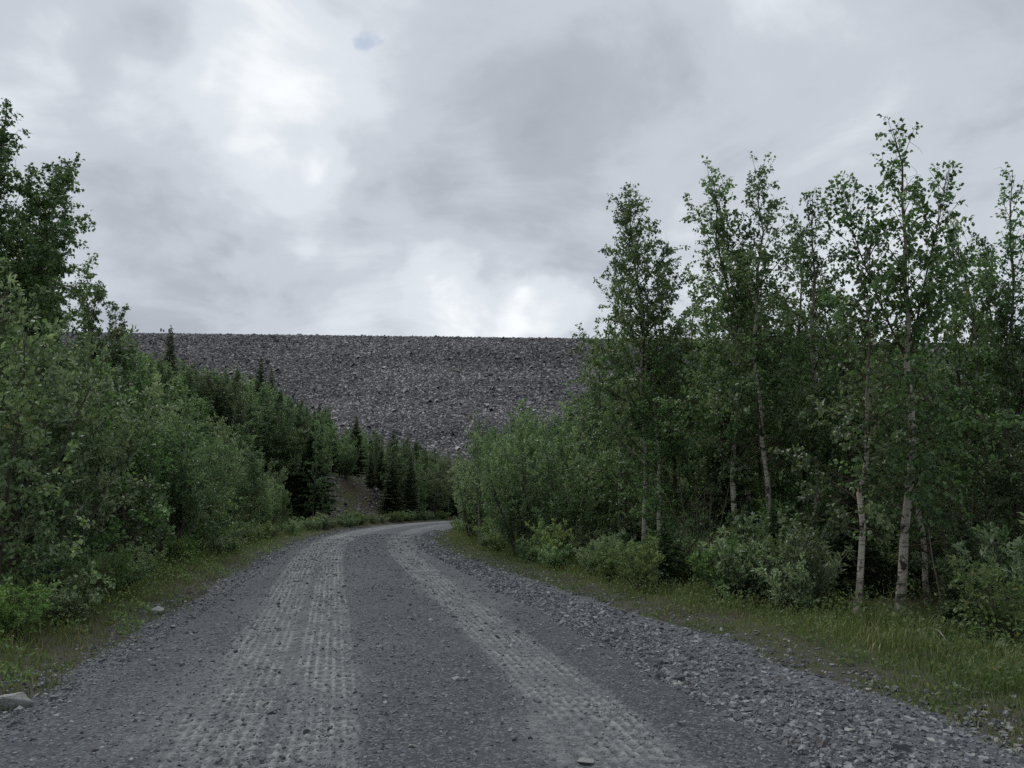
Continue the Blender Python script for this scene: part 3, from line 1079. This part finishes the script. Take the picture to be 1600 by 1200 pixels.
hero(101, 1388, 10.8, 1394, 198, "tallest white trunked birch, trunk curving at its foot beside the gravel shoulder", 0.17, 66, 19, 0.13, 2, 0.056, 0.060, 0.07, True, 0.24, 0.7)
hero(102, 1322, 10.5, 1360, 400, "slimmer white birch trunk leaning beside the tallest birch", 0.20, 46, 24, 0.2, 0, 0.052, 0.042, 0.03, True, 0.2, 0.8)
hero(103, 1250, 15.2, 1270, 298, "narrow topped birch between the tallest birch and the two open crowned ones", 0.165, 66, 38, 0.26, 0, 0.054, 0.052, 0.0, False, 0.14, 0.9)
hero(104, 1212, 14.2, 1191, 258, "straight open crowned birch with its thin leader showing against the sky", 0.185, 66, 34, 0.26, 0, 0.054, 0.05, -0.05, False, 0.18, 0.9)
hero(105, 1142, 14.8, 1106, 272, "open crowned birch with leaning reddish trunk behind the low bushes", 0.19, 68, 34, 0.26, 0, 0.054, 0.055, 0.05, False, 0.2, 0.9)
hero(106, 1003, 17.0, 984, 300, "bushy topped birch standing where the willow thicket ends, long lower limbs spreading over the dam", 0.205, 84, 46, 0.26, 0, 0.05, 0.055, 0.05, False, 0.2, 1.0)
hero(107, 1596, 12.6, 1582, 266, "thin sparse birch standing beyond the tallest birch, away from the bend", 0.165, 60, 28, 0.13, 0, 0.052, 0.045, 0.0, False, 0.18, 0.8)
hero(108, -26, 13.6, 10, 165, "tall dense birch rising high above the willows on the grassy verge", 0.17, 92, 52, 0.08, 1, 0.054, 0.07, 0.0, False, 0.26, 1.0)
hero(109, 44, 16.5, 58, 350, "bushy birch leaning against the tall dense birch over the willows", 0.235, 80, 56, 0.06, 0, 0.05, 0.055, 0.0, False, 0.3, 1.0)
hero(110, 146, 20.5, 148, 447, "pointed young birch rising out of the willows by the dam's end", 0.2, 76, 66, 0.06, 0, 0.055, 0.05, 0.0, False, 0.26, 1.0)
hero(111, 186, 21.0, 180, 474, "shorter twin of the pointed young birch rising out of the willows", 0.17, 66, 60, 0.06, 0, 0.055, 0.045, 0.0, False, 0.26, 1.0)

# ------------------------------------------------------------------ stand of lesser trees
BIRCH = [birch(200 + i, 6.0, 0.07, 44, (0.20, 0.23, 0.18, 0.24)[i], 0.078, 62, (0.2 * (-1) ** i, 0.1), limbs=i % 2, bark=M_BIRCH if i == 2 else M_YBARK, low=0.85) for i in range(4)]
BUSHB = [birch(230 + i, 3.2, 0.03, 44, 0.27, 0.066, 60, (0.1, 0.0), 0.024, topw=0.22, low=0.95, bark=M_YBARK) for i in range(2)]
WILLOW = [willow(300 + i, 4.0, 9, 0.45, 0.085, 40, 0.46, nbr=22) for i in range(3)]
SMALLW = [willow(330 + i, 1.0, 11, 0.75, 0.062, 75, 0.42, M_HLEAF if i % 2 else M_WLEAF, nbr=8) for i in range(4)]
BARE = [willow(360 + i, 2.6, 8, 0.5, 0.05, 5, 0.4, M_HLEAF, M_BROWN, nbr=18) for i in range(2)]
SPRUCE = [spruce(400 + i, 8.0, (0.19, 0.23, 0.16)[i], 36, 1.3) for i in range(3)]
YSPRUCE = [spruce(430 + i, 3.0, 0.27, 22, 1.4) for i in range(2)]


def env(px, table):
    t = np.array(table, float)
    return float(np.interp(px, t[:, 0], t[:, 1]))


ENV_LEFT = ((-80, 360), (0, 395), (60, 430), (105, 475), (130, 500), (200, 545), (250, 590), (300, 605), (330, 640), (380, 655), (400, 690), (430, 735), (460, 775))
ENV_RIGHT = ((660, 735), (690, 705), (715, 668), (740, 690), (765, 670), (800, 612), (840, 650), (875, 628), (905, 640), (940, 590), (1000, 540), (1080, 470), (1200, 465), (1300, 480), (1400, 470), (1500, 480), (1600, 530), (1700, 520))
ENV_FAR = ((150, 540), (240, 548), (300, 568), (350, 575), (420, 592), (455, 618), (505, 632), (530, 668), (560, 660), (600, 672), (650, 686), (690, 702), (760, 700))
prng = np.random.default_rng(77)
taken = []


def free(x, y, r):
    for (a, b, c) in taken:
        if (a - x) ** 2 + (b - y) ** 2 < (r + c) ** 2:
            return False
    taken.append((x, y, r))
    return True


def near_what(x, y, key):
    return min(LANDMARKS[key], key=lambda m: (m[1] - x) ** 2 + (m[2] - y) ** 2)[0]


LANDMARKS = {
    "hill": [("near the spruce breaking the crest line", -24, 58), ("below the spruce pair against the dam", -17.5, 54), ("above the rubble bank", -11.5, 56),
             ("where the road disappears", -6, 58), ("above the willow thicket", -24, 47)],
    "left": [("below the tall dense birch", -9.5, 13.6), ("round the pointed young birches", -11, 20.7), ("towards the bend", -10, 30), ("by the outer bank of the bend", -9, 38)],
    "right": [("behind the tallest birch", 6, 14), ("behind the leaning reddish birch", 4.5, 18), ("beside the bushy topped birch", 3.5, 21), ("beyond the thin sparse birch", 10, 15),
              ("deep among the trunks", 9, 24)],
    "inner": [("where the road disappears", -2.5, 38), ("along the gravel edge", -0.5, 27), ("beside the bushy topped birch", 2.5, 21), ("at its rounded top", 2, 33)],
}


def sized(H, a, b):
    return "small" if H < a else ("tall" if H > b else "middling")


def grow(variants, nominal, name, cat, x, y, top_py, label, group, hmax, hmin, zmul=1.0, key=None):
    px = 800 + FPX * x / (y * math.cos(PITCH) + 1e-9) * 1.0
    zg = gz(x, y)
    zt = at(px, top_py, y)[2]
    H = min(zt - zg, hmax)
    if H < hmin:
        return None
    if key:
        label = label.format(sized(H, nominal * 0.5, nominal * 0.8), near_what(x, y, key))
    sc = H / nominal
    v = variants[int(prng.integers(len(variants)))]
    return plant(name, v, x, y, prng.uniform(0, 6.28), sc * zmul, label, cat, group, sc)


def px_of(x, y):
    return 800 + FPX * x / (y * math.cos(PITCH))


# willows and birches pressing on the verge opposite the birch stand
n_made = 0
for _ in range(1300):
    s_ = prng.uniform(9, 40)
    a_ = 1.7 + 7.5 * prng.random() ** 1.3
    x, y = (float(v) for v in road_xy(s_, -(half_left(s_) + a_)))
    p = px_of(x, y)
    if p < -60 or not free(x, y, 0.42 + 0.012 * y):
        continue
    e_ = env(p, ENV_LEFT) + abs(prng.normal(0, 22))
    hm = min(1.4 + a_ * 1.5, 8.0)
    if prng.random() < 0.42:
        grow(WILLOW, 4.0, "willow_tree", "willow", x, y, e_, "{0} grey green willow in the verge thicket {1}", "willows in the thicket along the grassy verge", min(hm, 4.6), 0.7, prng.uniform(0.85, 1.15), key="left")
    elif prng.random() < 0.3 and y < 28:
        grow(BUSHB, 3.2, "birch_tree", "birch", x, y, e_, "{0} bushy birch in the verge thicket {1}", "bushy birches in the willow thicket", min(hm, 3.6), 0.9, prng.uniform(0.9, 1.15), key="left")
    else:
        grow(BIRCH, 6.0, "birch_tree", "birch", x, y, e_, "{0} young birch hemmed in by the verge thicket {1}", "young birches in the willow thicket", hm, 1.6, prng.uniform(0.95, 1.2), key="left")

# second row of tall birches closing the gaps between the named ones
for px, py, Y, v, w in ((1046, 405, 17.5, 0, 0.8), (1078, 430, 19.5, 2, 0.9), (1152, 365, 18.5, 2, 0.85), (1176, 420, 16.6, 1, 0.7), (1228, 345, 17.2, 0, 0.8),
                        (1296, 420, 16.8, 2, 0.8), (1318, 455, 14.2, 3, 0.7), (1478, 330, 13.6, 0, 0.6), (1512, 350, 13.0, 2, 0.8),
                        (1545, 372, 14.5, 3, 0.75), (1560, 440, 12.4, 1, 0.7), (962, 440, 20.5, 2, 0.8), (925, 520, 22.0, 0, 0.9)):
    x = at(px, py, Y)[0]
    H = at(px, py, Y)[2] - gz(x, Y)
    plant("birch_tree", BIRCH[v], x, Y, px * 0.7, H / 6.0 * w, "tall second row birch filling the gap %s" % near_what(x, Y, "right"), "birch", "second row birches between the tall ones", H / 6.0)
    taken.append((x, Y, 0.45))

# willow thicket on the inner side of the bend
for _ in range(420):
    s_ = prng.uniform(19, 44)
    a_ = 0.9 + 8 * prng.random() ** 1.4
    x, y = (float(v) for v in road_xy(s_, half_right(s_) + a_))
    p = px_of(x, y)
    if p > 1000 or not free(x, y, 0.45 + 0.012 * y):
        continue
    e_ = env(p, ENV_RIGHT) + abs(prng.normal(0, 12))
    hm = min(1.6 + a_ * 1.7, 6.5)
    if prng.random() < 0.7:
        grow(WILLOW, 4.0, "willow_tree", "willow", x, y, e_, "{0} pale willow in the thicket inside the bend, {1}", "willows on the inside of the bend", hm, 0.7, prng.uniform(0.85, 1.1), key="inner")
    else:
        grow(BIRCH, 6.0, "birch_tree", "birch", x, y, e_, "{0} young birch among the willows inside the bend, {1}", "young birches on the inside of the bend", hm, 1.6, prng.uniform(0.95, 1.2), key="inner")

# the birch stand behind the tall roadside birches
for _ in range(900):
    y = prng.uniform(11.5, 34)
    x = prng.uniform(2.4, 0.68 * y + 2)
    s_, d_ = road_sd(x, y)
    a_ = beyond(s_, d_)[0]
    p = px_of(x, y)
    if a_ < 2.2 or p < 930 or p > 1680 or (p < 1430 and y < 15.6) or not free(x, y, 0.40 + 0.012 * y):
        continue
    e_ = env(p, ENV_RIGHT) + abs(prng.normal(0, 35))
    q = prng.random()
    if q < 0.5:
        grow(BIRCH, 6.0, "birch_tree", "birch", x, y, e_, "{0} slender birch in the roadside stand {1}", "birches in the stand behind the tall ones", min(2.5 + a_ * 0.9, 7.5), 1.6, prng.uniform(0.9, 1.15), key="right")
    elif q < 0.72:
        grow(BUSHB, 3.2, "birch_tree", "birch", x, y, e_, "{0} bushy birch shaded in the roadside stand {1}", "bushy birches under the tall ones", min(1.4 + a_ * 0.5, 3.4), 0.9, prng.uniform(0.9, 1.2), key="right")
    elif q < 0.88:
        grow(YSPRUCE, 3.0, "spruce_tree", "spruce", x, y, e_, "{0} dark young spruce in the birch stand {1}", "young spruces in the birch stand", min(1.0 + a_ * 0.6, 3.8), 0.9, key="right")
    else:
        grow(WILLOW, 4.0, "willow_tree", "willow", x, y, e_, "{0} willow bush in the birch stand {1}", "willows in the birch stand", min(1.4 + a_ * 0.5, 3.5), 0.9, key="right")

# wooded hill above the outer side of the bend: single spruces that stand out, then the mixed wood
taken_far = taken
for px, py, Y, v, lab in ((268, 508, 58, 2, "single pointed spruce breaking the dam crest line above the wood"),
                          (408, 556, 56, 0, "dark spruce, taller of the pair against the dam face"),
                          (424, 572, 57, 2, "dark spruce, shorter of the pair against the dam face"),
                          (440, 606, 53, 2, "slim dark spruce below the pair of spruces against the dam face"),
                          (500, 628, 54, 2, "slim spruce standing directly above the bare rubble bank"),
                          (557, 648, 57, 1, "broad spruce standing behind the top of the rubble bank"),
                          (615, 668, 60, 0, "spruce between the broad spruce and the end of the wood"),
                          (650, 684, 61, 1, "broad dark spruce at the end of the wood where the road disappears")):
    x = at(px, py, Y)[0]
    zg = gz(x, Y)
    H = at(px, py, Y)[2] - zg
    sc = H / 8.0
    plant("spruce_tree", SPRUCE[v], x, Y, px * 0.1, sc * 1.05, lab, "spruce", None, sc)
    taken.append((x, Y, 0.8))
for _ in range(2600):
    y = 41 + 30 * prng.random() ** 1.2
    p = prng.uniform(120, 720)
    x = (p - 800) / FPX * y * math.cos(PITCH)
    s_, d_ = road_sd(x, y)
    a_ = beyond(s_, d_)[0]
    if d_[0] > 0 or a_ < 1.6 or not free(x, y, 0.5):
        continue
    if 500 < p < 600 and a_ < 4.6:
        continue
    e_ = env(p, ENV_FAR) + abs(prng.normal(0, 20))
    hm = min(2.4 + a_ * 1.2, 11)
    q = prng.random()
    if q < 0.52:
        grow(SPRUCE, 8.0, "spruce_tree", "spruce", x, y, e_ + 6, "{0} dark spruce in the mixed hill wood {1}", "spruces on the hill above the bend", hm, 2.3, prng.uniform(0.85, 1.45), key="hill")
    elif q < 0.92:
        grow(BIRCH, 6.0, "birch_tree", "birch", x, y, e_, "{0} birch in the mixed hill wood {1}", "birches on the hill above the bend", hm, 1.5, prng.uniform(1.0, 1.3), key="hill")
    else:
        grow(WILLOW, 4.0, "willow_tree", "willow", x, y, e_, "{0} willow edging the mixed hill wood {1}", "willows above the bend", min(hm, 5), 0.9, prng.uniform(0.9, 1.15), key="hill")

# ------------------------------------------------------------------ low bushes on the verges
for px, py, wpx, v, lab in ((1003, 925, 105, 1, "round low bush at the gravel edge below the leaning reddish birch"),
                            (1145, 940, 130, 3, "round low bush in tall grass between the reddish birch and the white trunks"),
                            (1560, 1010, 170, 3, "broad leafy bush beside the foot of the tallest birch, away from the bend"),
                            (865, 885, 90, 1, "low bright green bush at the gravel edge before the willow thicket"),
                            (930, 895, 70, 0, "small grey green bush next to the bright green one before the willow thicket")):
    x, y, z = ground_hit(px, py)
    wd = wpx / FPX * y
    plant("shrub", SMALLW[v], x, y, px * 0.37, wd / 1.1, lab, "bush", None, wd / 1.2)
for _ in range(260):
    s_ = prng.uniform(7, 36)
    side = -1 if prng.random() < 0.68 else 1
    a_ = prng.uniform(0.9, 2.4) if side < 0 else prng.uniform(0.8, 2.6)
    hw_ = half_left(s_) if side < 0 else half_right(s_)
    x, y = (float(v) for v in road_xy(s_, side * (hw_ + a_)))
    if not -60 < px_of(x, y) < 1660 or (side > 0 and s_ < 14) or not free(x, y, 0.24):
        continue
    h_ = prng.uniform(0.3, 0.55) + 0.22 * a_
    v = int(prng.integers(4))
    if side < 0:
        lab, grp = "%s leafy shrub edging the verge thicket %s" % (sized(h_, 0.6, 0.8), near_what(x, y, "left")), "shrubs along the grassy verge"
    else:
        lab, grp = "%s leafy shrub at the thicket inside the bend, %s" % (sized(h_, 0.6, 0.8), near_what(x, y, "inner")), "shrubs on the inside of the bend"
    plant("shrub", SMALLW[v], x, y, prng.uniform(0, 6.28), h_ * prng.uniform(1.0, 1.4), lab, "bush", grp, h_)

for _ in range(240):
    y = prng.uniform(9.6, 16.5)
    p = prng.uniform(940, 1640)
    x = (p - 800) / FPX * y * math.cos(PITCH)
    s_, d_ = road_sd(x, y)
    a_ = beyond(s_, d_)[0]
    if a_ < 1.5 or (1270 < p < 1470 and y < 12.0) or not free(x, y, 0.26):
        continue
    h_ = prng.uniform(0.5, 0.9) + 0.12 * a_
    if prng.random() < 0.3:
        plant("spruce_tree", YSPRUCE[int(prng.integers(2))], x, y, prng.uniform(0, 6.28), h_ * 1.5 / 3.0, "knee high dark spruce seedling %s" % near_what(x, y, "right"), "spruce", "spruce seedlings among the birch trunks")
    else:
        plant("shrub", SMALLW[int(prng.integers(4))], x, y, prng.uniform(0, 6.28), h_ * 1.25, "%s leafy shrub shaded by the birches %s" % (sized(h_, 0.9, 1.15), near_what(x, y, "right")), "bush", "shrubs shaded by the birches", h_ * 1.2)

# far roadside brush and rubble on the outer bank of the bend
for _ in range(160):
    s_ = prng.uniform(36, 62)
    a_ = prng.uniform(0.5, 1.7)
    x, y = (float(v) for v in road_xy(s_, -(half_left(s_) + a_)))
    if not free(x, y, 0.3):
        continue
    h_ = prng.uniform(0.4, 0.8)
    plant("shrub", SMALLW[int(prng.integers(4))], x, y, prng.uniform(0, 6.28), h_ * 1.5, "low green shrub lining the outer edge of the bend", "bush", "shrubs lining the outer edge of the bend", h_)

nrb = 9000
rs = prng.uniform(42, 60, nrb)
ra = prng.uniform(1.4, 6.2, nrb)
rx, ry = road_xy(rs, -(half_left(rs) + ra))
pp = 800 + FPX * rx / (ry * math.cos(PITCH))
k = (pp > 485) & (pp < 615) & (prng.random(nrb) < 0.25 + 0.75 * sstep(fbm(rx * 1.2, ry * 1.2, 801, 3), 0.35, 0.6))
rx, ry = rx[k], ry[k]
sz = np.clip(0.085 * np.exp(prng.normal(0, 0.5, len(rx))), 0.03, 0.3)
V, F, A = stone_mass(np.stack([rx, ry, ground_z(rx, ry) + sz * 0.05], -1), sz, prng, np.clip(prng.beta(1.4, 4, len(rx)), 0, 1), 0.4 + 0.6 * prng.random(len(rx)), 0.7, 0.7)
tag(link("rubble", add_mesh("rubble", V, [F], M_DAMROCK, A)), kind="stuff", label="brownish stony rubble on the bare bank at the bend")


# ------------------------------------------------------------------ grass and ground cover
def blades(name, x, y, h, tone, mat, label, width=0.006):
    n = len(x)
    z = ground_z(x, y) - 0.01
    az = prng.uniform(0, 6.283, n)
    ln = h * prng.uniform(0.1, 0.7, n)
    P0 = np.stack([x, y, z], -1)
    D = np.stack([np.cos(az), np.sin(az), np.zeros(n)], -1)
    Sd = np.stack([-np.sin(az + prng.normal(0, .6, n)), np.cos(az), np.zeros(n)], -1)
    wv = (width * (0.7 + h))[:, None] if np.ndim(width) == 0 else width[:, None]
    P1 = P0 + D * (ln * 0.35)[:, None] + np.array([0, 0, 1.0]) * (h * 0.6)[:, None]
    P2 = P0 + D * ln[:, None] + np.array([0, 0, 1.0]) * (h * 0.95)[:, None]
    V = np.stack([P0 - Sd * wv, P0 + Sd * wv, P1 + Sd * wv * 0.7, P1 - Sd * wv * 0.7, P2], 1).reshape(-1, 3)
    b = np.arange(n)[:, None] * 5
    o = link(name, add_mesh(name, V, [b + np.array([[0, 1, 2, 3]]), b + np.array([[3, 2, 4]])], mat, {"tone": np.repeat(tone, 5)}))
    tag(o, label, kind="stuff")


def verge_points(n, s0, s1, side, a0, a1, thr, seed):
    s = s0 * (s1 / s0) ** prng.random(n)
    a = a0 + (a1 - a0) * prng.random(n)
    hw = half_left(s) if side < 0 else half_right(s)
    x, y = road_xy(s, side * (hw + a))
    m = fbm(x * 1.6, y * 1.6, seed, 3) + 0.16 * sstep(a, 0.0, 1.2) > thr + 0.22 * prng.random(n)
    return x[m], y[m], a[m]


x, y, a = verge_points(48000, 3.5, 60, -1, -0.35, 2.4, 0.10, 501)
h = (0.05 + 0.10 * sstep(a, 0.0, 1.6)) * prng.uniform(0.4, 1.7, len(x))
tone = np.clip(0.35 + 0.55 * fbm(x * 0.8, y * 0.8, 505, 3) + prng.normal(0, 0.22, len(x)), 0, 1)
blades("verge_grass", x, y, h, tone, M_GRASS, "yellowish short grass on the verge before the willow thicket", 0.0055)
x, y, a = verge_points(60000, 4.0, 40, 1, -0.45, 3.0, 0.14, 511)
h = (0.04 + 0.065 * sstep(a, 0.1, 1.6)) * prng.uniform(0.4, 2.0, len(x)) * (0.3 + 1.5 * fbm(x * 1.1, y * 1.1, 517, 2))
tone = np.clip(0.12 + 0.65 * fbm(x * 0.8, y * 0.8, 515, 3) + prng.normal(0, 0.24, len(x)), 0, 1)
blades("roadside_grass", x, y, h, tone, M_GRASS, "rough green and straw grass on the verge below the birches", 0.0055)


def ground_leaves(name, n, s0, s1, side, a0, a1, size, mat, label, seed, hmax):
    s = s0 * (s1 / s0) ** prng.random(n)
    a = a0 + (a1 - a0) * prng.random(n)
    hw = half_left(s) if side < 0 else half_right(s)
    x, y = road_xy(s, side * (hw + a))
    cl = fbm(x * 2.2, y * 2.2, seed, 3)
    m = cl > 0.42 + 0.15 * prng.random(n)
    x, y, cl, a = x[m], y[m], cl[m], a[m]
    n = len(x)
    z = ground_z(x, y) + np.clip(cl - 0.42, 0, 1) * hmax * 3 * prng.random(n) * sstep(a, 0, 1.2) + 0.015
    ax = prng.normal(0, 0.7, (n, 3)) + np.array([0, 0, 0.25])
    nm = prng.normal(0, 0.5, (n, 3)) + np.array([0, 0, 1.0])
    ln = size * prng.uniform(0.5, 1.3, n)
    tone = np.clip(0.2 + cl * 0.5 + prng.normal(0, 0.15, n), 0, 0.94)
    tone = np.where(prng.random(n) < 0.02, 1.0, tone)
    me = leaves_mesh(name, np.stack([x, y, z], -1), ax, nm, ln, ln * 0.5, tone, mat)
    tag(link(name, me), label, kind="stuff")


ground_leaves("undergrowth", 46000, 4, 36, -1, 0.05, 3.4, 0.05, M_HLEAF, "leafy undergrowth at the foot of the willow thicket", 521, 0.7)
ground_leaves("ground_cover", 46000, 4.5, 32, 1, -0.1, 4.6, 0.05, M_HLEAF, "leafy ground cover at the foot of the birches", 525, 0.45)

# ------------------------------------------------------------------ dead sticks and bare saplings among the birches
def stick(name, pts, rad, label, mat=M_DEAD, cat="branch", group=None):
    t = Tubes()
    P = np.array(pts, float)
    o0 = P[0].copy()
    t.add(P - o0, np.linspace(rad, rad * 0.4, len(P)), 6)
    o = link(name, t.mesh(name, mat), None, tuple(o0))
    tag(o, label, cat, group)
    return o


def gp(px, Y, h=0.0):
    x = (px - 800) / FPX * Y * math.cos(PITCH)
    return (x, Y, gz(x, Y) + h)


stick("bare_sapling", [gp(1462, 10.6, -0.03), gp(1457, 10.6, 0.35), gp(1450, 10.62, 0.75), gp(1447, 10.6, 1.15)], 0.014, "pale bare sapling stem beside the tallest birch", cat="sapling")
stick("fallen_branch", [gp(1420, 9.6, 0.02), gp(1438, 9.2, 0.09), gp(1452, 8.7, 0.12), gp(1466, 8.3, 0.06)], 0.012, "grey dead branch fallen in the grass below the tallest birch")
stick("fallen_branch", [gp(1355, 9.7, 0.02), gp(1395, 9.3, 0.07), gp(1432, 8.8, 0.05), gp(1450, 8.4, 0.03)], 0.010, "thin dry branch lying below the two white trunks")
stick("leaning_pole", [gp(1560, 11.5, -0.03), gp(1578, 11.4, 0.6), gp(1602, 11.3, 1.25), gp(1632, 11.2, 1.9)], 0.018, "dead grey stem leaning over the broad leafy bush", cat="dead stem")
stick("dead_branch", [gp(60, 12.4, 0.0), gp(52, 12.2, 0.8), gp(66, 12.0, 1.25), gp(95, 11.8, 1.3)], 0.016, "bare bent dead branch poking out of the willow thicket")
stick("bare_sapling", [gp(1107, 13.2, -0.03), gp(1109, 13.2, 0.4), gp(1104, 13.2, 0.9)], 0.012, "thin bare stem standing between the two round low bushes", cat="sapling")

for px, Y, h_, lab in ((200, 16.5, 2.7, "brown half bare shrub showing through the thicket below the pointed birches"),
                       (45, 11.8, 2.0, "bare brown twiggy shrub at the thicket's foot below the tall dense birch"),
                       (255, 18.5, 1.9, "small bare brown shrub at the thicket's foot further along the grassy verge"),
                       (1090, 14.6, 2.2, "bare brown twiggy shrub behind the round bush under the leaning reddish birch"),
                       (1480, 11.6, 2.0, "bare brown twiggy shrub standing beside the foot of the tallest birch")):
    x = (px - 800) / FPX * Y * math.cos(PITCH)
    plant("bare_shrub", BARE[px % 2], x, Y, px * 0.3, h_ / 2.6, lab, "bare shrub", None, h_ / 2.6)
